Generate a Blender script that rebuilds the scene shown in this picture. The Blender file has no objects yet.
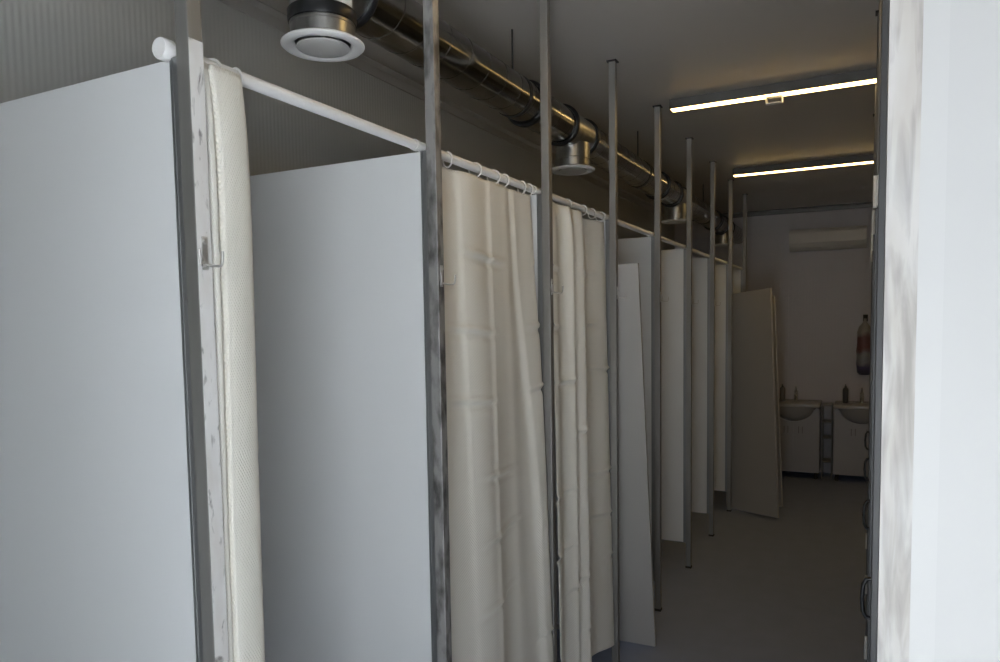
import bpy, bmesh, math, random
from mathutils import Vector, Matrix
random.seed(7)
PI = math.pi
SC = bpy.context.scene
COL = SC.collection

# ------------------------------------------------------------------ helpers
class MB:
    """a small bmesh collector; build() links it as ONE mesh object"""
    def __init__(s): s.bm = bmesh.new()
    def box(s, x0, x1, y0, y1, z0, z1, bev=0.0, seg=2, M=None):
        r = bmesh.ops.create_cube(s.bm, size=1.0)
        vs = r['verts']
        for v in vs:
            v.co = Vector(((x0+x1)/2 + v.co.x*(x1-x0), (y0+y1)/2 + v.co.y*(y1-y0), (z0+z1)/2 + v.co.z*(z1-z0)))
        if bev > 0:
            es = list({e for v in vs for e in v.link_edges})
            rr = bmesh.ops.bevel(s.bm, geom=es, offset=bev, segments=seg, profile=0.5, affect='EDGES')
            vs = list({v for f in rr['faces'] for v in f.verts} | {v for v in vs if v.is_valid})
        if M is not None:
            for v in vs: v.co = M @ v.co
        return s
    def tube(s, pts, r, seg=12, cap=True):
        pts = [Vector(p) for p in pts]
        n = len(pts)
        rings = []
        t0 = (pts[1]-pts[0]).normalized()
        a = Vector((0, 0, 1)) if abs(t0.z) < .9 else Vector((1, 0, 0))
        nx = t0.cross(a).normalized()
        for i, p in enumerate(pts):
            t = (pts[min(i+1, n-1)] - pts[max(i-1, 0)]).normalized()
            nx = (nx - t*nx.dot(t)).normalized()
            ny = t.cross(nx)
            rr = r[i] if isinstance(r, (list, tuple)) else r
            rings.append([s.bm.verts.new(p + (nx*math.cos(2*PI*k/seg) + ny*math.sin(2*PI*k/seg))*rr) for k in range(seg)])
        for i in range(n-1):
            for k in range(seg):
                s.bm.faces.new((rings[i][k], rings[i][(k+1) % seg], rings[i+1][(k+1) % seg], rings[i+1][k]))
        if cap:
            s.bm.faces.new(rings[0][::-1]); s.bm.faces.new(rings[-1])
        return s
    def lathe(s, prof, o=(0, 0, 0), axis='Z', seg=48):
        """prof: list of (radius, height); closed surfaces should start and end at r=0 or be a loop"""
        o = Vector(o)
        def P(r, h, a):
            c, d = r*math.cos(a), r*math.sin(a)
            return o + (Vector((c, d, h)) if axis == 'Z' else Vector((c, h, d)) if axis == 'Y' else Vector((h, c, d)))
        rings = []
        for r, h in prof:
            if r < 1e-6: rings.append([s.bm.verts.new(P(0, h, 0))])
            else: rings.append([s.bm.verts.new(P(r, h, 2*PI*k/seg)) for k in range(seg)])
        for A, B in zip(rings, rings[1:]):
            for k in range(seg):
                k2 = (k+1) % seg
                if len(A) == 1 and len(B) == 1: continue
                if len(A) == 1: s.bm.faces.new((A[0], B[k2], B[k]))
                elif len(B) == 1: s.bm.faces.new((A[k], A[k2], B[0]))
                else: s.bm.faces.new((A[k], A[k2], B[k2], B[k]))
        return s
    def torus(s, o, R, r, axis='Y', seg=40, ss=10, a0=0, a1=2*PI):
        o = Vector(o)
        full = abs(a1-a0-2*PI) < 1e-6
        pts = []
        N = seg if full else seg+1
        rings = []
        for i in range(N):
            a = a0 + (a1-a0)*i/seg
            ring = []
            for k in range(ss):
                b = 2*PI*k/ss
                rr = R + r*math.cos(b); h = r*math.sin(b)
                c, d = rr*math.cos(a), rr*math.sin(a)
                ring.append(s.bm.verts.new(o + (Vector((c, h, d)) if axis == 'Y' else Vector((c, d, h)) if axis == 'Z' else Vector((h, c, d)))))
            rings.append(ring)
        for i in range(seg):
            A, B = rings[i], rings[(i+1) % N]
            for k in range(ss):
                s.bm.faces.new((A[k], A[(k+1) % ss], B[(k+1) % ss], B[k]))
        if not full:
            s.bm.faces.new(rings[0]); s.bm.faces.new(rings[-1])
        return s
    def prism(s, poly, h0, h1, axis='Z'):
        def P(a, b, h):
            return Vector((a, b, h)) if axis == 'Z' else Vector((a, h, b)) if axis == 'Y' else Vector((h, a, b))
        A = [s.bm.verts.new(P(a, b, h0)) for a, b in poly]
        B = [s.bm.verts.new(P(a, b, h1)) for a, b in poly]
        n = len(poly)
        for i in range(n):
            s.bm.faces.new((A[i], A[(i+1) % n], B[(i+1) % n], B[i]))
        s.bm.faces.new(A[::-1]); s.bm.faces.new(B)
        return s
    def build(s, name, mat, parent=None, smooth=False, loc=None):
        bmesh.ops.recalc_face_normals(s.bm, faces=s.bm.faces)
        me = bpy.data.meshes.new(name)
        s.bm.to_mesh(me); s.bm.free()
        o = bpy.data.objects.new(name, me)
        COL.objects.link(o)
        for m in (mat if isinstance(mat, (list, tuple)) else [mat]): me.materials.append(m)
        if smooth:
            for p in me.polygons: p.use_smooth = True
            try: me.set_sharp_from_angle(angle=math.radians(40))
            except Exception: pass
        if parent: o.parent = parent
        if loc: o.location = loc
        return o

def tag(o, label, cat, group=None):
    o['label'] = label; o['category'] = cat
    if group: o['group'] = group
    return o
def thing(name, label, cat, loc=(0, 0, 0), rz=0, group=None):
    o = bpy.data.objects.new(name, None)
    o.empty_display_size = .05
    COL.objects.link(o)
    o.location = loc; o.rotation_euler = (0, 0, rz)
    return tag(o, label, cat, group)
def struct(o):
    o['kind'] = 'structure'; return o
def dup(root, loc, label):
    r = root.copy(); COL.objects.link(r); r.location = loc; r['label'] = label
    for ch in list(root.children):
        c = ch.copy(); COL.objects.link(c); c.parent = r
        for g in list(ch.children):
            d = g.copy(); COL.objects.link(d); d.parent = c
    return r

# ------------------------------------------------------------------ materials
def mat(name, col, rough=.5, metal=0.0, spec=.5):
    m = bpy.data.materials.new(name); m.use_nodes = True
    b = m.node_tree.nodes['Principled BSDF']
    b.inputs['Base Color'].default_value = (*col, 1)
    b.inputs['Roughness'].default_value = rough
    b.inputs['Metallic'].default_value = metal
    b.inputs['Specular IOR Level'].default_value = spec
    return m
def N(m, t, **kw):
    n = m.node_tree.nodes.new(t)
    for k, v in kw.items(): setattr(n, k, v)
    return n
def L(m, a, b): m.node_tree.links.new(a, b)
def bsdf(m): return m.node_tree.nodes['Principled BSDF']
def noise_mix(m, c1, c2, scale, stretch=(1, 1, 1), lo=.35, hi=.65, detail=4, rough=None):
    """object-space noise between two colours (wear, grain, dirt)"""
    tc = N(m, 'ShaderNodeTexCoord'); mp = N(m, 'ShaderNodeMapping')
    mp.inputs['Scale'].default_value = stretch
    nz = N(m, 'ShaderNodeTexNoise'); nz.inputs['Scale'].default_value = scale; nz.inputs['Detail'].default_value = detail
    rp = N(m, 'ShaderNodeValToRGB')
    rp.color_ramp.elements[0].position = lo; rp.color_ramp.elements[0].color = (*c1, 1)
    rp.color_ramp.elements[1].position = hi; rp.color_ramp.elements[1].color = (*c2, 1)
    L(m, tc.outputs['Object'], mp.inputs['Vector']); L(m, mp.outputs[0], nz.inputs['Vector'])
    L(m, nz.outputs['Fac'], rp.inputs[0]); L(m, rp.outputs[0], bsdf(m).inputs['Base Color'])
    return nz, rp
def ribs(m, axis, pitch, dist):
    tc = N(m, 'ShaderNodeTexCoord'); sp = N(m, 'ShaderNodeSeparateXYZ')
    mu = N(m, 'ShaderNodeMath', operation='MULTIPLY'); mu.inputs[1].default_value = 2*PI/pitch
    sn = N(m, 'ShaderNodeMath', operation='SINE')
    bp = N(m, 'ShaderNodeBump'); bp.inputs['Strength'].default_value = 1.0; bp.inputs['Distance'].default_value = dist
    L(m, tc.outputs['Object'], sp.inputs[0]); L(m, sp.outputs[axis], mu.inputs[0]); L(m, mu.outputs[0], sn.inputs[0])
    L(m, sn.outputs[0], bp.inputs['Height']); L(m, bp.outputs[0], bsdf(m).inputs['Normal'])

M_panel = mat('white_laminate', (.77, .78, .78), .38)
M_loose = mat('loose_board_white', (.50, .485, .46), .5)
M_wallL = mat('ribbed_wall_left', (.58, .58, .55), .34); ribs(M_wallL, 'Y', .0185, .00035)
M_wallB = mat('ribbed_wall_back', (.72, .70, .73), .45); ribs(M_wallB, 'X', .03, .00025)
M_wall = mat('wall_plain', (.62, .62, .61), .5)
M_ceil = mat('ceiling_sheet', (.60, .555, .505), .38)
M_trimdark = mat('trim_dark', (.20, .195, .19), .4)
M_trim = mat('trim_sheet', (.52, .50, .47), .35)
M_floor = mat('vinyl_floor', (.17, .165, .165), .48)
noise_mix(M_floor, (.30, .355, .50), (.33, .385, .54), 9, (1, 1, 1), .3, .7)
M_ground = mat('outside_paving', (.55, .54, .52), .8); noise_mix(M_ground, (.5, .505, .51), (.58, .59, .60), 3)
M_steel = mat('brushed_steel', (.5, .49, .47), .55, .7)
noise_mix(M_steel, (.27, .262, .245), (.40, .39, .37), 14, (1, 1, .06), .3, .75)
M_steelworn = mat('stained_steel', (.5, .49, .47), .58, .6)
_nz, _rp = noise_mix(M_steelworn, (.13, .125, .12), (.42, .41, .395), 30, (.9, .9, .35), .36, .56, 6)
M_alu = mat('channel_aluminium', (.50, .51, .51), .42, .85); noise_mix(M_alu, (.27, .275, .275), (.34, .345, .345), 12, (1, 1, .05))
M_white = mat('white_plastic', (.90, .89, .87), .35)
M_whitemetal = mat('white_painted_channel', (.40, .395, .385), .4)
M_dark = mat('dark_plate', (.035, .033, .03), .6)
M_rubber = mat('black_rubber', (.010, .011, .013), .35)
M_black = mat('black_handle', (.015, .015, .017), .35)
M_hook = mat('hook_metal', (.62, .60, .57), .42, .7)
M_hinge = mat('hinge_metal', (.80, .79, .76), .45, .35)
M_lamp = mat('lamp_housing', (.16, .155, .15), .5)
M_chrome = mat('chrome', (.75, .74, .72), .12, 1.0)
M_galv = mat('galvanised_duct', (.3, .29, .27), .17, 1.0); noise_mix(M_galv, (.23, .225, .21), (.31, .30, .28), 22, (1, .3, 1))
M_seam = mat('duct_seam', (.07, .068, .062), .7)
M_galv2 = mat('galvanised_neck', (.60, .60, .58), .33, 1.0); noise_mix(M_galv2, (.32, .32, .31), (.46, .46, .445), 25, (1, 1, .3))
M_disc = mat('diffuser_disc', (.62, .61, .59), .5)
M_sticker = mat('sticker_paper', (.78, .78, .76), .6)
M_ac = mat('ac_plastic', (.80, .78, .74), .3)
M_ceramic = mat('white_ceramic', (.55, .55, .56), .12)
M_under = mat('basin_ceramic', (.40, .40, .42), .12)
M_vanity = mat('vanity_white', (.46, .46, .49), .35)
M_soap = mat('soap_bottle', (.10, .10, .11), .3)
M_soap2 = mat('clear_soap_bottle', (.28, .28, .29), .25)
M_rack = mat('rack_plastic', (.34, .345, .36), .45)
M_red = mat('bag_red', (.5, .05, .06), .4)

# film that still sticks to a post: whitish, scuffed in long upright streaks
def film_mat(name, base, tint, dark, seed, stretch, lo, hi):
    m = mat(name, base, .55)
    tc = N(m, 'ShaderNodeTexCoord'); mp = N(m, 'ShaderNodeMapping'); mp.inputs['Scale'].default_value = (1, 1, stretch); mp.inputs['Location'].default_value = (seed, seed, seed)
    nz = N(m, 'ShaderNodeTexNoise'); nz.inputs['Scale'].default_value = 70; nz.inputs['Detail'].default_value = 7; nz.inputs['Distortion'].default_value = .6
    rp = N(m, 'ShaderNodeValToRGB'); e = rp.color_ramp.elements
    e[0].position = lo; e[0].color = (*dark, 1); e[1].position = hi; e[1].color = (*base, 1)
    mp2 = N(m, 'ShaderNodeMapping'); mp2.inputs['Scale'].default_value = (1, 1, .3); mp2.inputs['Location'].default_value = (seed, 0, seed)
    n2 = N(m, 'ShaderNodeTexNoise'); n2.inputs['Scale'].default_value = 24; n2.inputs['Detail'].default_value = 3
    r2 = N(m, 'ShaderNodeValToRGB'); r2.color_ramp.elements[0].position = .40; r2.color_ramp.elements[1].position = .62
    r2.color_ramp.elements[0].color = (*tint, 1); r2.color_ramp.elements[1].color = (1, 1, 1, 1)
    mx = N(m, 'ShaderNodeMix', data_type='RGBA', blend_type='MULTIPLY'); mx.inputs[0].default_value = 1
    L(m, tc.outputs['Object'], mp.inputs[0]); L(m, tc.outputs['Object'], mp2.inputs[0])
    L(m, mp.outputs[0], nz.inputs['Vector']); L(m, mp2.outputs[0], n2.inputs['Vector'])
    L(m, nz.outputs['Fac'], rp.inputs[0]); L(m, n2.outputs['Fac'], r2.inputs[0])
    L(m, rp.outputs[0], mx.inputs[6]); L(m, r2.outputs[0], mx.inputs[7]); L(m, mx.outputs[2], bsdf(m).inputs['Base Color'])
    return m
M_film = film_mat('scuffed_film', (.82, .815, .80), (.90, .88, .86), (.30, .29, .28), 3.1, .35, .30, .42)
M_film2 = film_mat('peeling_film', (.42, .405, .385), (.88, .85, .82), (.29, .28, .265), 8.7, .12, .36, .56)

def cloth(name, col):
    m = mat(name, col, .62)
    m.node_tree.nodes['Principled BSDF'].inputs['Sheen Weight'].default_value = .15
    uv = N(m, 'ShaderNodeUVMap'); sp = N(m, 'ShaderNodeSeparateXYZ')
    L(m, uv.outputs[0], sp.inputs[0])
    s_ = []
    for ax in 'XY':
        mu = N(m, 'ShaderNodeMath', operation='MULTIPLY'); mu.inputs[1].default_value = 2*PI/.010
        sn = N(m, 'ShaderNodeMath', operation='SINE')
        L(m, sp.outputs[ax], mu.inputs[0]); L(m, mu.outputs[0], sn.inputs[0]); s_.append(sn)
    pr = N(m, 'ShaderNodeMath', operation='MULTIPLY')
    L(m, s_[0].outputs[0], pr.inputs[0]); L(m, s_[1].outputs[0], pr.inputs[1])
    bp = N(m, 'ShaderNodeBump'); bp.inputs['Strength'].default_value = .55; bp.inputs['Distance'].default_value = .0010
    L(m, pr.outputs[0], bp.inputs['Height']); L(m, bp.outputs[0], bsdf(m).inputs['Normal'])
    tr = N(m, 'ShaderNodeBsdfTranslucent'); tr.inputs['Color'].default_value = (*col, 1)
    mx = N(m, 'ShaderNodeMixShader'); mx.inputs[0].default_value = .15
    out = m.node_tree.nodes['Material Output']
    L(m, bsdf(m).outputs[0], mx.inputs[1]); L(m, tr.outputs[0], mx.inputs[2]); L(m, mx.outputs[0], out.inputs['Surface'])
    return m
M_cloth = cloth('cream_curtain_cloth', (.93, .90, .815))

def emit(name, col, s):
    m = bpy.data.materials.new(name); m.use_nodes = True
    nt = m.node_tree; nt.nodes.clear()
    e = nt.nodes.new('ShaderNodeEmission'); e.inputs[0].default_value = (*col, 1); e.inputs[1].default_value = s
    o = nt.nodes.new('ShaderNodeOutputMaterial'); nt.links.new(e.outputs[0], o.inputs[0])
    return m
M_led = emit('led_tube_light', (1.0, .67, .26), 13.5)

# ------------------------------------------------------------------ measures (metres; X across, Y along the corridor, Z up)
H = 2.746                    # ceiling
XL, XR = -1.94, 1.50         # side walls
YF, YB = -.22, 8.20          # front and back wall
Y0, S = .8639, .766          # first post and post spacing
PY = [Y0 + S*i - (0, .002, .020, .034, .034, .026, .02, .01, 0)[i] for i in range(9)]
W = .030                     # post width
ZP0, ZP1 = .168, 2.060       # partition bottom and top
XP = -1.0                    # corridor face of the left posts

# ------------------------------------------------------------------ the room
struct(MB().box(XL-.1, XR+.1, YF-.1, YB+.1, -.1, 0).build('floor', M_floor))
struct(MB().box(XL-.1, XR+.1, YF-.1, YB+.1, H, H+.1).build('ceiling', M_ceil))
struct(MB().box(XL-.1, XL, YF-.1, YB+.1, 0, H).build('wall_left', M_wallL))
struct(MB().box(XR, XR+.1, YF-.1, YB+.1, 0, H).build('wall_right', M_wall))
b = MB()
bx = [-1.94, -.745, XR]
b.box(XL, -.7445, YB, YB+.1, 0, H).box(-.7395, XR, YB, YB+.1, 0, H).box(-.7445, -.7395, YB+.006, YB+.1, 0, H)
struct(b.build('wall_back', M_wallB))
DX0, DX1, DZ = -.45, .55, 2.30
b = MB().box(XL, DX0, YF-.1, YF, 0, H).box(DX1, XR, YF-.1, YF, 0, H).box(DX0, DX1, YF-.1, YF, DZ, H)
struct(b.build('wall_front', M_wall))
# cove strips where ceiling and walls meet
b = MB().prism([(XL, H-.055), (XL+.006, H-.055), (XL+.010, H-.018), (XL+.026, H-.005), (XL+.026, H), (XL, H)], YF, YB, axis='Y')
struct(b.build('trim_1', M_trim))
b = MB().prism([(YB, H-.05), (YB-.006, H-.05), (YB-.010, H-.012), (YB-.05, H-.006), (YB-.05, H), (YB, H)], XL+.026, XR, axis='X')
struct(b.build('trim_2', M_trimdark))
struct(MB().box(-14, 14, -16, YF-.1, -.16, -.06).build('ground', M_ground))

# ------------------------------------------------------------------ shower posts
ORD = ['first', 'second', 'third', 'fourth', 'fifth', 'sixth', 'seventh', 'eighth', 'ninth']
def hook_parts(parent, x=0, y=W/2, z=1.735, sgn=1, mat_=M_hook):
    """coat hook on the corridor face: oval plate, two screws, long bent prong and a short one"""
    h = MB().box(x, x+.0025*sgn if sgn > 0 else x, y-.006, y+.006, z-.028, z+.028, .0008).build('coat_hook', mat_, parent)
    MB().lathe([(0, .006), (.004, .005), (.0045, .0025), (0, .0025)], (x, y, z+.019), 'X', 14).build('screw', mat_, h, True)
    MB().lathe([(0, .006), (.004, .005), (.0045, .0025), (0, .0025)], (x, y, z-.019), 'X', 14).build('screw', mat_, h, True)
    MB().tube([(x+.002, y, z-.018), (x+.018, y, z-.022), (x+.036, y, z-.0235), (x+.0405, y, z-.020), (x+.042, y, z-.013), (x+.0425, y, z+.001)], .0021, 10).build('prong', mat_, h, True)
    MB().tube([(x+.002, y-.004, z-.012), (x+.007, y-.012, z-.020), (x+.012, y-.019, z-.020), (x+.014, y-.022, z-.013), (x+.014, y-.0225, z+.006)], .0021, 10).build('prong', mat_, h, True)
    return h
def make_post(name, label, group, material, sgn, film=False, hook=True):
    """sgn=+1: corridor lies towards +X (left row), -1: towards -X (right row); corridor-side near corner at the origin"""
    t = thing(name, label, 'post', group=group)
    x0, x1 = (-W, 0) if sgn > 0 else (0, W)
    MB().box(x0, x1, 0, W, .012, H-.006, .0022).build('steel_tube', material, t)
    MB().box(x0-.007, x1+.007, -.007, W+.007, H-.006, H, .001).build('ceiling_plate', M_dark, t)
    MB().box(x0-.003, x1+.003, -.003, W+.003, 0, .012, .001).build('foot', M_dark, t)
    if hook: hook_parts(t, 0)
    return t
GP = 'steel posts along the shower stalls'
p1 = make_post('shower_post', 'first steel post of the shower row, nearest the camera, with scuffed white film', GP, M_steel, 1)
p1.location = (XP, PY[0], 0)
MB().box(0, .0008, .0005, W-.0005, .05, 2.085).build('protective_film', M_film, p1)['label'] = 'scuffed white film stuck on the steel post'
p2 = make_post('shower_post', 'second steel post of the shower row, dark stains down it, beside the wide-drawn curtain', GP, M_steelworn, 1)
p2.location = (XP, PY[1], 0)
p3 = make_post('shower_post', 'third steel post of the shower row, between the wide-drawn curtain and the folded curtain', GP, M_steel, 1)
p3.location = (XP, PY[2], 0)
lab = {3: 'fourth steel post of the shower row, between the folded curtain and the near leaning board',
       4: 'fifth steel post of the shower row, just past the near leaning board',
       5: 'sixth steel post of the shower row, second past the near leaning board',
       6: 'seventh steel post of the shower row, third from the back wall'}
for i in (3, 4, 5, 6): dup(p3, (XP, PY[i], 0), lab[i])
p8 = make_post('shower_post', 'eighth steel post of the shower row, at the inner edge of the far leaning board', GP, M_steel, 1, hook=False)
p8.location = (XP, PY[7], 0)
dup(p8, (XP, PY[8], 0), 'ninth and last steel post of the shower row, nearest the back wall')

# ------------------------------------------------------------------ shower partitions
def make_partition(label):
    t = thing('shower_partition', label, 'partition', group='white partitions between the shower stalls')
    yc = W/2
    MB().box(XL+.012-XP, -W-.008, yc-.009, yc+.009, ZP0, ZP1, .0012).build('panel', M_panel, t)
    # U channel that grips the panel at the post: web and two lips
    b = MB()
    b.box(-W-.0015, -W, yc-.0135, yc+.0135, ZP0, ZP1)
    b.box(-W-.018, -W-.0015, yc-.0135, yc-.0105, ZP0, ZP1).box(-W-.018, -W-.0015, yc+.0105, yc+.0135, ZP0, ZP1)
    b.box(-W-.0125, -W-.0105, yc-.0150, yc-.0135, ZP0, ZP1)
    b.build('edge_channel', M_alu, t)
    b = MB().box(XL-XP, XL-XP+.002, yc-.0125, yc+.0125, ZP0, ZP1)
    b.box(XL-XP+.002, XL-XP+.02, yc-.0125, yc-.0102, ZP0, ZP1).box(XL-XP+.002, XL-XP+.02, yc+.0102, yc+.0125, ZP0, ZP1)
    b.build('wall_channel', M_alu, t)
    return t
pl = ['first white shower partition, largest and nearest, filling the lower left',
      'second white shower partition, beyond the bunched curtain and ending at the stained post',
      'third white shower partition, mostly behind the wide-drawn curtain',
      'fourth white shower partition, with the near leaning board propped against its far side',
      'fifth white shower partition, seen just behind the near leaning board',
      'sixth white shower partition, closing the first open stall past the near leaning board',
      'seventh white shower partition, narrow strip third from the end of the row',
      'eighth white shower partition, narrow strip beside the far leaning board',
      'ninth and last white shower partition, above and behind the far leaning board']
q = make_partition(pl[0]); q.location = (XP, PY[0], 0)
for i in range(1, 9): dup(q, (XP, PY[i], 0), pl[i])

# ------------------------------------------------------------------ curtain rod resting on the partitions
XROD, RR = -1.052, .0125
ZR = ZP1 + RR + .0002
t = thing('curtain_rod', 'long white tube rod running along the tops of the shower partitions', 'curtain rod', (XROD, PY[0], ZR))
MB().tube([(0, -.010, 0), (0, PY[8]-PY[0]+.03, 0)], RR, 20).build('tube', M_white, t, True)
MB().lathe([(0, -.015), (.0160, -.015), (.0180, -.012), (.0180, .006), (.0165, .008), (.0126, .008)], (0, 0, 0), 'Y', 28).build('end_cap', M_white, t, True)
for i in range(1, 9):
    for dy in (-.022, W+.010):
        y = PY[i]-PY[0]+dy
        MB().lathe([(.0126, y), (.0148, y), (.0148, y+.012), (.0126, y+.012)], (0, 0, 0), 'Y', 24).build('collar', M_white, t, True)

# ------------------------------------------------------------------ curtains
def smooth(a, b, x):
    t = max(0, min(1, (x-a)/(b-a))); return t*t*(3-2*t)
def lerp_tab(tab, x):
    for (x0, y0), (x1, y1) in zip(tab, tab[1:]):
        if x <= x1:
            t = (x-x0)/(x1-x0); t = max(0, min(1, t)); t = t*t*(3-2*t)
            return y0+(y1-y0)*t
    return tab[-1][1]
def make_curtain(label, fn, nu, nv, width, ztop, zbot, creases):
    """fn(u, v) -> (x, y); v = 0 at the top hem, 1 at the bottom; zbot may be a function of u"""
    t = thing('shower_curtain', label, 'curtain', group='cream shower curtains')
    bm = bmesh.new(); uvl = bm.loops.layers.uv.new('UVMap')
    g = []
    for j in range(nv+1):
        v = j/nv; row = []
        for i in range(nu+1):
            u = i/nu
            zb = zbot(u) if callable(zbot) else zbot
            z = ztop + (zb-ztop)*v
            x, y = fn(u, v)
            for k, (zc, dep, ph) in enumerate(creases):
                zz = z - zc - .012*math.sin(u*5+ph)
                x += dep*math.exp(-(zz/.007)**2)*max(0, .35+.75*math.sin(u*8+ph*3)) - dep*.8*math.exp(-((zz+.016)/.009)**2)*max(0, .35+.75*math.sin(u*8+ph*3))
            row.append(bm.verts.new((x, y, z)))
        g.append(row)
    for j in range(nv):
        for i in range(nu):
            f = bm.faces.new((g[j][i], g[j+1][i], g[j+1][i+1], g[j][i+1]))
            for lp, (a, c) in zip(f.loops, ((i, j), (i, j+1), (i+1, j+1), (i+1, j))):
                lp[uvl].uv = (a/nu*width, c/nv*(ztop-(zbot if not callable(zbot) else zbot(.5))))
            f.smooth = True
    me = bpy.data.meshes.new('cloth'); bm.to_mesh(me); bm.free()
    me.materials.append(M_cloth)
    o = bpy.data.objects.new('cloth', me); COL.objects.link(o); o.parent = t
    md = o.modifiers.new('thick', 'SOLIDIFY'); md.thickness = .0012; md.offset = 0
    return t
def cr(z0, dz, n, d):
    return [(z0+dz*k+random.uniform(-.02, .02), d*random.uniform(.6, 1.2), random.uniform(0, 6)) for k in range(n)]

def catmull(P, u):
    n = len(P)-1; k = min(int(u*n), n-1); t = u*n-k
    p0, p1_, p2_, p3_ = P[max(k-1, 0)], P[k], P[k+1], P[min(k+2, n)]
    return tuple(.5*(2*b_+(c_-a_)*t+(2*a_-5*b_+4*c_-d_)*t*t+(3*b_-a_-3*c_+d_)*t**3) for a_, b_, c_, d_ in zip(p0, p1_, p2_, p3_))
# curtain in the first stall: pushed into a tight bunch behind the first post
BUNCH = [(-1.085, .906), (-1.040, .902), (-1.010, .903), (-1.003, .908), (-1.008, .914), (-1.050, .917), (-1.072, .921), (-1.050, .925), (-1.006, .929),
         (-.998, .940), (-.996, .957), (-.996, .974), (-.999, .990), (-1.008, 1.002), (-1.030, 1.0065), (-1.060, 1.003), (-1.085, .994)]
def c1(u, v):
    x, y = catmull(BUNCH, u)
    k = 1 - .30*math.exp(-v/.04)
    x = -1.045 + (x+1.045)*k + .003*math.sin(v*9+u*3)
    y -= .010*smooth(.3, .6, u)
    y += .006*math.sin(v*6.5+.8)*smooth(.35, .6, u) - .006*v + .008*smooth(.55, 1, v)*smooth(.5, .8, u) - .006*math.exp(-v/.10)*smooth(.3, .5, u)
    return x, y
make_curtain('cream shower curtain pushed into a tight bunch beside the nearest post', c1, 128, 170, .5, 2.060, .06, cr(.32, .27, 7, .0016))

def c2(u, v):
    yr = lerp_tab([(0, 2.318), (.12, 2.330), (.30, 2.352), (1, 2.362)], v)
    y = 1.692 + (yr-1.692)*u
    x = -1.056 + .034*v
    x += (.006+.013*v)*math.sin(2*PI*(1.45*u+.62+.16*v)) + .004*math.sin(2*PI*(3.1*u+.2-.25*v))
    for uc, h, wl, wr in ((.245+.02*v, .007*(1-.6*v), .022, .13), (.52-.10*v, .010*(1-.2*v), .030, .17), (.69+.06*v, .006, .05, .09), (.80+.15*smooth(0, .6, v), .014*(1-.2*v), .030, .16)):
        d = u-uc
        x += h*math.exp(-(d/(wl if d < 0 else wr))**2)
    return min(x, -.972), y
make_curtain('cream shower curtain drawn wide across its stall, hanging in broad soft folds', c2, 150, 200, .95, 2.047, .12, cr(.30, .215, 8, .010))

def c3(u, v):
    y = 2.425 + .335*(u/.52) if u < .52 else 2.760 - .016*math.sin((u-.52)/.06*PI) if u < .58 else 2.760 + .352*(u-.58)/.42
    f = smooth(.515, .585, u)
    x = -1.020 + .014*v + (-.070+.02*v)*f + .034*smooth(.72, 1.0, u)
    x += (.010*math.sin(u*25+.4+.8*v)*(1-f) + .009*math.sin(u*19+2.0-.6*v)*f)
    x += .020*math.exp(-((u-.46)/.045)**2) + .014*math.exp(-((u-.27)/.03)**2)*(1-.4*v)
    k = 1-.35*math.exp(-v/.03)
    x = -1.052 + (x+1.052)*k
    y += .012*v*math.sin(u*6+.6)
    return min(x, -.972), min(y, 3.115)
make_curtain('cream shower curtain in two layered folds, between the third and fourth posts', c3, 150, 200, .95, 2.046,
             lambda u: .20-.07*u, cr(.36, .205, 8, .010))

# rings
def ring_mesh():
    return MB().torus((0, 0, -.0065), .0205, .0023, 'Y', 30, 8).build('curtain_ring', M_white, None, True)
def rings(ys, labels, group, first=[None]):
    for y, lb in zip(ys, labels):
        if first[0] is None: first[0] = o = ring_mesh()
        else: o = first[0].copy(); COL.objects.link(o)
        o.location = (XROD, y, ZR); o.rotation_euler = (random.uniform(-.14, .14), 0, random.uniform(-.4, .4))
        tag(o, lb, 'curtain ring', group)
six = ['nearest', 'second nearest', 'third nearest', 'fourth nearest', 'second farthest', 'farthest']
rings([1.775, 1.935, 2.055, 2.125, 2.262, 2.318], [w + ' of the six white curtain rings above the wide-drawn curtain' for w in six], 'curtain rings above the wide-drawn curtain')
rings([2.49, 2.68, 2.85, 2.965, 3.075], [w + ' of the five white curtain rings above the two-layer folded curtain' for w in ('nearest', 'second nearest', 'middle', 'second farthest', 'farthest')], 'curtain rings above the folded curtain')
rings([.958, 1.012], ['nearer of the two white curtain rings above the tight bunched curtain', 'farther of the two white curtain rings above the tight bunched curtain'], 'curtain rings above the bunched curtain')

# ------------------------------------------------------------------ loose boards leaning among the stalls
def board(label, BR, TR, along, width, th=.018):
    """BR, TR: the two ends of its visible upright edge; along: rough direction of the bottom edge"""
    BR, TR = Vector(BR), Vector(TR)
    v = (TR-BR); h = v.length; v.normalize()
    u = Vector(along); u = (u - v*u.dot(v)).normalized()
    n = u.cross(v)
    M = Matrix((( u.x, n.x, v.x, BR.x), (u.y, n.y, v.y, BR.y), (u.z, n.z, v.z, BR.z), (0, 0, 0, 1)))
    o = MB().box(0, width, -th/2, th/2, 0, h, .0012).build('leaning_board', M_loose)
    o.matrix_world = M
    return tag(o, label, 'board', 'loose white boards')
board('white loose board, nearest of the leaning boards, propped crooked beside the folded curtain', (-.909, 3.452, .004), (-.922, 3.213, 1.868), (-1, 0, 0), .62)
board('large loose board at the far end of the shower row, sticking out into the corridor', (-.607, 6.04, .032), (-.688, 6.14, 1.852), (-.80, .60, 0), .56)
board('loose board almost hidden behind the far leaning board, only its edge showing', (-.615, 6.43, .030), (-.700, 6.50, 1.80), (-.80, .55, 0), .50)

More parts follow.
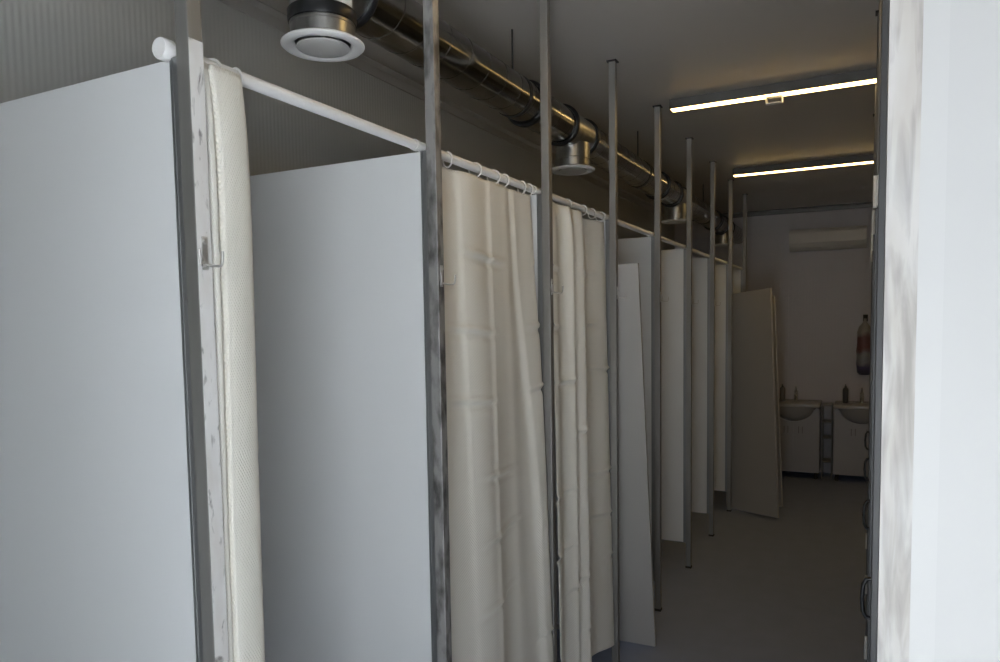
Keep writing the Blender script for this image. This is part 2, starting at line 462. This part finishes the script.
# ------------------------------------------------------------------ ventilation duct and its outlets
XD, ZD, RD = -1.25, 2.495, .080
DY = [1.50, 3.26, 5.32, 7.25]
t = thing('ventilation_duct', 'round galvanised spiral duct running under the ceiling along the left wall', 'duct', (XD, 0, ZD))
ends = [YF+.02]
segs = []
ya = YF
for d in DY:
    segs.append((ya, d-.14)); ya = d+.125
segs.append((ya, YB))
for a, b_ in segs:
    m = MB()
    m.lathe([(RD, a), (RD, b_)], (0, 0, 0), 'Y', 64)
    # raised spiral lock seam
    n = int((b_-a)/.13*28)
    pts = [((RD+.0003)*math.cos(2*PI*k/28), a+.004+(b_-a-.008)*k/max(n, 1), (RD+.0003)*math.sin(2*PI*k/28)) for k in range(n+1)]
    m.build('spiral_tube', M_galv, t, True)
    MB().tube(pts, .0009, 6).build('lock_seam', M_seam, t, True)
for d in DY:
    m = MB()
    m.lathe([(RD+.0015, d-.158), (RD+.0015, d+.13)], (0, 0, 0), 'Y', 64)
    m.lathe([(.0805, -.0905), (.0805, -.055)], (0, d, 0), 'Z', 56)
    m.build('tee', M_galv2, t, True)
    for y in ((d+.118,) if d < 2 else (d-.52, d-.15, d+.118)):
        MB().lathe([(RD+.001, y-.012), (RD+.009, y-.012), (RD+.013, y-.007), (RD+.013, y+.007), (RD+.009, y+.012), (RD+.001, y+.012)], (0, 0, 0), 'Y', 64).build('rubber_seal', M_rubber, t, True)
# hangers that carry the duct from the ceiling
for y in (.55, 2.62, 4.35, 6.3):
    m = MB()
    m.lathe([(RD+.0005, y-.010), (RD+.003, y-.010), (RD+.003, y+.010), (RD+.0005, y+.010)], (0, 0, 0), 'Y', 56)
    m.tube([(0, y, RD+.002), (0, y, H-ZD)], .004, 8)
    m.build('hanger', M_dark, t, True)
# sticker on the first tee
MB().prism([(.0825*math.cos(a), .0825*math.sin(a)) for a in [(-.55+.1*k) for k in range(9)]] + [(.0818*math.cos(a), .0818*math.sin(a)) for a in [(.25-.1*k) for k in range(9)]], -.0895, -.060, 'Z').build('sticker', M_sticker, t, False, (0, DY[0], 0))['label'] = 'small white sticker'
def make_outlet(label, band):
    t = thing('air_outlet', label, 'air vent', group='round air outlets under the duct')
    # origin: underside of the flange
    MB().lathe([(.080, .012), (.0805, .020), (.0805, .050), (.0825, .052), (.0825, .056), (.0805, .058), (.0805, .0905)], (0, 0, 0), 'Z', 56).build('neck', M_galv2, t, True)
    MB().lathe([(.070, .014), (.074, .006), (.086, .0), (.098, .0012), (.104, .006), (.1045, .010), (.100, .0135), (.085, .0145), (.080, .015), (.070, .014)], (0, 0, 0), 'Z', 64).build('flange', M_white, t, True)
    m = MB().lathe([(0, -.006), (.030, -.0055), (.056, -.003), (.066, .001), (.066, .004), (.052, .010), (0, .011)], (0, 0, 0), 'Z', 56)
    m.tube([(0, 0, .010), (0, 0, .05)], .006, 10)
    m.build('valve_disc', M_disc, t, True)
    MB().lathe([(.0795, .047), (.069, .043), (0, .043)], (0, 0, 0), 'Z', 40).build('inner_bowl', M_lamp, t, True)
    if band:
        MB().lathe([(.0812, .059), (.0845, .060), (.0860, .066), (.0860, .088), (.0845, .0900), (.0812, .0905)], (0, 0, 0), 'Z', 56).build('rubber_band', M_rubber, t, True)
    return t
o1 = make_outlet('largest round air outlet, white rim with black band, nearest the camera under the duct', True); o1.location = (XD, DY[0], 2.314)
o2 = make_outlet('second nearest round air outlet under the duct, between the third and fourth posts', False); o2.location = (XD, DY[1], 2.314)
dup(o2, (XD, DY[2], 2.314), 'third round air outlet under the duct, between the fifth and sixth posts')
dup(o2, (XD, DY[3], 2.314), 'farthest round air outlet under the duct, close to the back wall')

# ------------------------------------------------------------------ ceiling lights
def make_light(label, clip):
    t = thing('tube_light', label, 'light', group='lit tube lights on the ceiling')
    xa, xb = -.93, .34
    MB().box(xa+.006, xb-.006, -.025, .025, -.040, 0, .002).box(xa+.006, xb-.006, -.0285, -.0255, -.050, -.030).box(xa+.006, xb-.006, .0255, .0285, -.050, -.030).build('housing', M_lamp, t)
    MB().box(xa+.006, xb-.006, -.0252, .0252, -.0545, -.0402, .003).build('lit_diffuser', M_led, t, True)
    for x in (xa, xb):
        s_ = 1 if x < 0 else -1
        MB().box(min(x, x+.006*s_), max(x, x+.006*s_), -.0285, .0285, -.052, -.001, .003).build('end_cap', M_lamp, t)
    if clip:
        b = MB()
        b.box(-.462, -.385, -.016, .016, -.0600, -.0550, .001)
        b.box(-.462, -.456, -.016, .016, -.0880, -.0550, .001).box(-.391, -.385, -.016, .016, -.0880, -.0550, .001)
        b.box(-.462, -.385, -.016, .016, -.0910, -.0860, .001)
        b.build('sensor_clip', M_white, t)
    return t
l1 = make_light('nearer lit tube light across the ceiling, with a small clip below it', True); l1.location = (0, 3.845, H)
l2 = make_light('farther lit tube light across the ceiling, without a clip', False); l2.location = (0, 5.815, H)
l3 = make_light('lit tube light across the ceiling above the wide-drawn curtain, nearest the entrance', False); l3.location = (0, 1.875, H)

# ------------------------------------------------------------------ right row: posts, panel, doors seen almost edge-on
XQ = .0146
M_greysteel = mat('dark_grey_steel', (.13, .13, .13), .45, .6)
r1 = make_post('cubicle_post', 'near right post with peeling whitish film on its broad face, beside the bright panel', 'steel posts along the right-hand cubicles', M_greysteel, -1, hook=False)
r1.location = (XQ, PY[0], 0)
MB().box(.0004, W+.0004, -.0008, .0016, .02, 2.55).build('protective_film', M_film2, r1)['label'] = 'whitish film peeling off the steel post'
r2 = make_post('cubicle_post', 'second steel post of the right row, a thin strip just behind the near right post', 'steel posts along the right-hand cubicles', M_greysteel, -1, hook=False)
r2.location = (XQ, PY[1], 0)
for i, lb in ((2, 'third steel post of the right row, at the hinges of the nearest cubicle door'), (3, 'fourth steel post of the right row, past the nearest cubicle door'),
              (4, 'fifth steel post of the right row, seen edge-on deep in the corridor'), (5, 'sixth steel post of the right row, deep in the corridor near the basins')):
    dup(r2, (XQ, PY[i], 0), lb)
M_rpanel = mat('dimmed_white_laminate', (.385, .38, .37), .4)  # white laminate, its colour darkened to offset the strong doorway daylight
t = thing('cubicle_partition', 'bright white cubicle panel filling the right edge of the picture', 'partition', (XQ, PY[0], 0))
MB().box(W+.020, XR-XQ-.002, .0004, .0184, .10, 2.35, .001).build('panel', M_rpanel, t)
b = MB().box(W, W+.0015, -.0006, .0295, .10, 2.35)
b.box(W+.0015, W+.0235, -.0006, .0035, .10, 2.35).box(W+.0015, W+.0235, .0255, .0295, .10, 2.35, .0008)
b.build('edge_channel', M_whitemetal, t)
M_door = mat('grey_door_laminate', (.13, .133, .137), .5)
def make_door(label):
    t = thing('cubicle_door', label, 'door', group='right-hand cubicle doors')
    y0, y1 = W+.006, S-.036
    MB().box(.006, .024, y0, y1, .12, 2.03, .0012).build('panel', M_door, t)
    for z in (.32, 1.965):
        b = MB().tube([(-.0015, y1-.004, z-.045), (-.0015, y1-.004, z+.045)], .0055, 12)
        b.box(.0035, .0058, y1-.032, y1-.003, z-.042, z+.042)
        b.build('hinge', M_hinge, t)
    m = MB().tube([(.006, y0+.07, 1.045), (-.008, y0+.07, 1.042), (-.014, y0+.07, 1.030), (-.016, y0+.07, 1.0), (-.014, y0+.07, .970), (-.008, y0+.07, .958), (.006, y0+.07, .955)], .0048, 10)
    m.build('handle', M_black, t, True)['label'] = 'black D-shaped handle'
    return t
dl = ['nearest right-hand cubicle door, edge-on, lowest of the black D-handles', 'second right-hand cubicle door from the camera, edge-on, with a black D-handle',
      'third right-hand cubicle door from the camera, edge-on, with a black D-handle', 'farthest right-hand cubicle door, edge-on, with the highest-looking D-handle']
d0 = make_door(dl[0]); d0.location = (XQ, PY[1], 0)
for i in (1, 2, 3): dup(d0, (XQ, PY[1+i], 0), dl[i])

# ------------------------------------------------------------------ back wall: air conditioner, basins, rack, bag
t = thing('air_conditioner', 'white split air conditioner mounted high on the back wall', 'air conditioner', (-.375, YB, 2.30))
prof = [(0, 0), (-.10, .0), (-.165, .030), (-.190, .070), (-.190, .165), (-.178, .190), (-.150, .205), (0, .205)]
MB().prism([(y-.004 if y > -.02 else y, z) for y, z in prof], -.355, .355, 'X').build('body', M_ac, t)
MB().box(-.335, .335, -.1935, -.189, .066, .168, .001).build('front_panel', M_ac, t)
MB().prism([(-.100, -.003), (-.163, .026), (-.1655, .0235), (-.102, -.0065)], -.30, .30, 'X').build('air_flap', M_ac, t)
MB().box(-.30, .30, -.004, 0, .02, .19).build('wall_mount', M_dark, t)
b = MB()
for k in range(9): b.box(-.32, .32, -.145+.015*k, -.139+.015*k, .205, .209)
b.build('top_grille', M_ac, t)

def make_basin(label, cx):
    t = thing('basin_cabinet', label, 'washbasin', (cx, 7.78, 0), group='white basin cabinets on the back wall')
    w, dpt = .245, .34
    MB().box(-w+.004, w-.004, .018, dpt, .07, .70, .002).build('body', M_vanity, t)
    for s_ in (-1, 1):
        # door with the round cut-out that clears the bowl
        pts = [(s_*.002, .07), (s_*(w-.004), .07), (s_*(w-.004), .705)]
        n = 10
        for k in range(n+1):
            a = k/n*PI/2
            pts.append((s_*.205*math.cos(a), .72-.145*math.sin(a)))
        d = MB().prism(pts, 0, .017, 'Y').build('door', M_vanity, t)
        for j in range(2):
            gx = s_*(.05+.035*j)
            MB().box(gx-.004, gx+.004, -.0015, .001, .46, .53, .0005).build('finger_slot', M_soap2, d)
    # ceramic basin: flat rim slab and a half-round bowl bulging below
    b = MB()
    b.box(-w, w, -.045, dpt+.06, .725, .760, .010, 3)
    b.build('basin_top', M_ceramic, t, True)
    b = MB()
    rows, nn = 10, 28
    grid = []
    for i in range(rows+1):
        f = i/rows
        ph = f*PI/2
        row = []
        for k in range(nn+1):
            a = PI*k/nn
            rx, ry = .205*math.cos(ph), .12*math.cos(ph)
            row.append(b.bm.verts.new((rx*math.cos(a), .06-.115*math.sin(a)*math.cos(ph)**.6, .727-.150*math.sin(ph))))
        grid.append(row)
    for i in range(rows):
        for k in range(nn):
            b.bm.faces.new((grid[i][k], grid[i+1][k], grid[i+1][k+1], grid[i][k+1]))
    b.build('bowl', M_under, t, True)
    for x in (-.21, .21):
        for y in (.05, .30):
            MB().lathe([(0, 0), (.016, 0), (.018, .008), (.014, .05), (.014, .07), (0, .07)], (x, y, 0), 'Z', 16).build('leg', M_dark, t, True)
    f = MB()
    f.lathe([(0, .760), (.024, .760), (.024, .768), (.019, .775), (.019, .850), (.015, .862), (0, .864)], (0, .29, 0), 'Z', 24)
    f.tube([(0, .29, .835), (0, .22, .842), (0, .175, .832), (0, .165, .818)], [.012, .011, .010, .010], 12)
    fo = f.build('faucet', M_chrome, t, True)
    MB().tube([(0, .29, .864), (0, .285, .885), (0, .25, .905)], [.010, .007, .006], 10).build('lever', M_chrome, fo, True)
    return t
b1 = make_basin('left white basin cabinet with tap against the back wall, partly hidden by the far board', -.650)
b2 = dup(b1, (-.040, 7.78, 0), 'right white basin cabinet with tap against the back wall, partly cut by the cubicle row')

def make_soap(label, loc, m_, hgt):
    t = thing('soap_dispenser', label, 'soap dispenser', loc, group='soap dispensers on the basins')
    MB().lathe([(0, 0), (.024, 0), (.027, .004), (.027, hgt*.72), (.020, hgt*.80), (.010, hgt*.84), (0, hgt*.84)], (0, 0, 0), 'Z', 24).build('bottle', m_, t, True)
    b = MB().lathe([(0, hgt*.84), (.012, hgt*.84), (.012, hgt*.90), (.004, hgt*.91), (.004, hgt), (0, hgt)], (0, 0, 0), 'Z', 16)
    b.tube([(0, .004, hgt*.985), (0, -.035, hgt*.985), (0, -.042, hgt*.955)], .005, 8)
    b.build('pump', M_soap, t, True)
    return t
make_soap('slim grey soap bottle on the left basin, beside the tap', (-.772, 7.97, .7605), M_soap2, .175)
make_soap('tall dark soap bottle on the right basin, left of the tap', (-.185, 7.97, .7605), M_soap, .185)

t = thing('storage_rack', 'narrow grey shelf rack standing between the two basin cabinets', 'rack', (-.345, 7.98, 0))
for z in (.16, .40, .56, .73):
    MB().box(-.045, .045, -.10, .12, z, z+.012, .002).build('shelf', M_rack, t)
for x in (-.043, .043):
    for y in (-.097, .117):
        MB().tube([(x, y, 0), (x, y, .742)], .005, 10).build('upright', M_rack, t, True)

# plastic bag that hangs from a dark hook
t = thing('wall_hook', 'small dark hook on the back wall above the hanging bag', 'hook', (-.02, YB, 1.60))
MB().box(-.022, .022, -.012, 0, -.035, .035, .003).build('plate', M_dark, t)
MB().tube([(0, -.010, -.01), (0, -.055, -.02), (0, -.064, -.012), (0, -.066, .006)], .006, 10).build('prong', M_dark, t, True)
def bag_mat():
    m = mat('printed_bag', (.6, .6, .6), .4)
    tc = N(m, 'ShaderNodeTexCoord'); sp = N(m, 'ShaderNodeSeparateXYZ'); L(m, tc.outputs['Object'], sp.inputs[0])
    rp = N(m, 'ShaderNodeValToRGB'); rp.color_ramp.interpolation = 'EASE'
    mr = N(m, 'ShaderNodeMapRange'); mr.inputs[1].default_value = -.57; mr.inputs[2].default_value = 0
    nz = N(m, 'ShaderNodeTexNoise'); nz.inputs['Scale'].default_value = 9
    ad = N(m, 'ShaderNodeMath', operation='MULTIPLY_ADD'); ad.inputs[1].default_value = .22; ad.inputs[2].default_value = -.11
    su = N(m, 'ShaderNodeMath', operation='ADD')
    L(m, sp.outputs['Z'], mr.inputs[0]); L(m, tc.outputs['Object'], nz.inputs['Vector']); L(m, nz.outputs['Fac'], ad.inputs[0])
    L(m, mr.outputs[0], su.inputs[0]); L(m, ad.outputs[0], su.inputs[1]); L(m, su.outputs[0], rp.inputs[0])
    e = rp.color_ramp.elements
    e[0].position = .0; e[0].color = (.07, .07, .12, 1)
    e[1].position = 1; e[1].color = (.40, .37, .33, 1)
    for p, c in ((.13, (.11, .10, .20)), (.22, (.33, .33, .36)), (.36, (.38, .36, .35)), (.46, (.24, .11, .11)), (.66, (.22, .11, .11)), (.76, (.42, .37, .33))):
        k = e.new(p); k.color = (*c, 1)
    L(m, rp.outputs[0], bsdf(m).inputs['Base Color'])
    return m
b = MB()
prof = [(0, -.57), (.040, -.568), (.066, -.54), (.072, -.45), (.066, -.33), (.070, -.22), (.064, -.14), (.046, -.085), (.020, -.045), (.010, -.02), (.012, -.006), (0, -.002)]
b.lathe(prof, (0, 0, 0), 'Z', 28)
for v in b.bm.verts:
    a = math.atan2(v.co.y, v.co.x)
    k = 1 + .10*math.sin(3*a+v.co.z*22) + .05*math.sin(7*a-v.co.z*31)
    v.co.x *= k*1.05; v.co.y *= k*.75
o = b.build('hanging_bag', bag_mat(), None, True, (-.022, YB-.068, 1.600))
tag(o, 'red, white and blue plastic bag hanging from a hook on the back wall', 'bag')

# ------------------------------------------------------------------ daylight and sky
w = bpy.data.worlds.new('World'); SC.world = w; w.use_nodes = True
bg = w.node_tree.nodes['Background']
bg.inputs[0].default_value = (.84, .92, 1.0, 1); bg.inputs[1].default_value = 3.3
sun = bpy.data.lights.new('Sun', 'SUN'); sun.energy = 46.0; sun.angle = math.radians(.6); sun.color = (.95, .98, 1.0)
so = bpy.data.objects.new('Sun', sun); COL.objects.link(so)
so.rotation_euler = Vector((-.55, -.30, -1)).to_track_quat('-Z', 'Y').to_euler()
pa = bpy.data.lights.new('door_portal', 'AREA'); pa.shape = 'RECTANGLE'; pa.size = DX1-DX0; pa.size_y = DZ
pa.cycles.is_portal = True
po = bpy.data.objects.new('door_portal', pa); COL.objects.link(po)
po.location = ((DX0+DX1)/2, YF-.05, DZ/2); po.rotation_euler = (PI/2, 0, 0)

# ------------------------------------------------------------------ camera
F_, CY_, YAW, PIT, ROLL, HC = 726.296, 371.539, .4687, .0669, -.0159, 1.6102
c, s = math.cos(YAW), math.sin(YAW)
fwd = Vector((-s, c, 0)); right = Vector((c, s, 0)); up = Vector((0, 0, 1))
f2 = fwd*math.cos(PIT) - up*math.sin(PIT); u2 = up*math.cos(PIT) + fwd*math.sin(PIT)
r3 = right*math.cos(ROLL) + u2*math.sin(ROLL); u3 = u2*math.cos(ROLL) - right*math.sin(ROLL)
cam = bpy.data.cameras.new('Camera'); co = bpy.data.objects.new('Camera', cam); COL.objects.link(co)
co.matrix_world = Matrix(((r3.x, u3.x, -f2.x, 0), (r3.y, u3.y, -f2.y, 0), (r3.z, u3.z, -f2.z, HC), (0, 0, 0, 1)))
cam.sensor_width = 36; cam.lens = F_/1000*36; cam.shift_y = (CY_-331)/1000; cam.clip_start = .02
SC.camera = co
SC.view_settings.view_transform = 'Standard'
SC.view_settings.look = 'None'
SC.view_settings.gamma = 1
SC.view_settings.use_curve_mapping = False
SC.view_settings.exposure = 0.0
SC.cycles.max_bounces = 10
SC.cycles.diffuse_bounces = 6
SC.cycles.caustics_reflective = False
SC.cycles.caustics_refractive = False
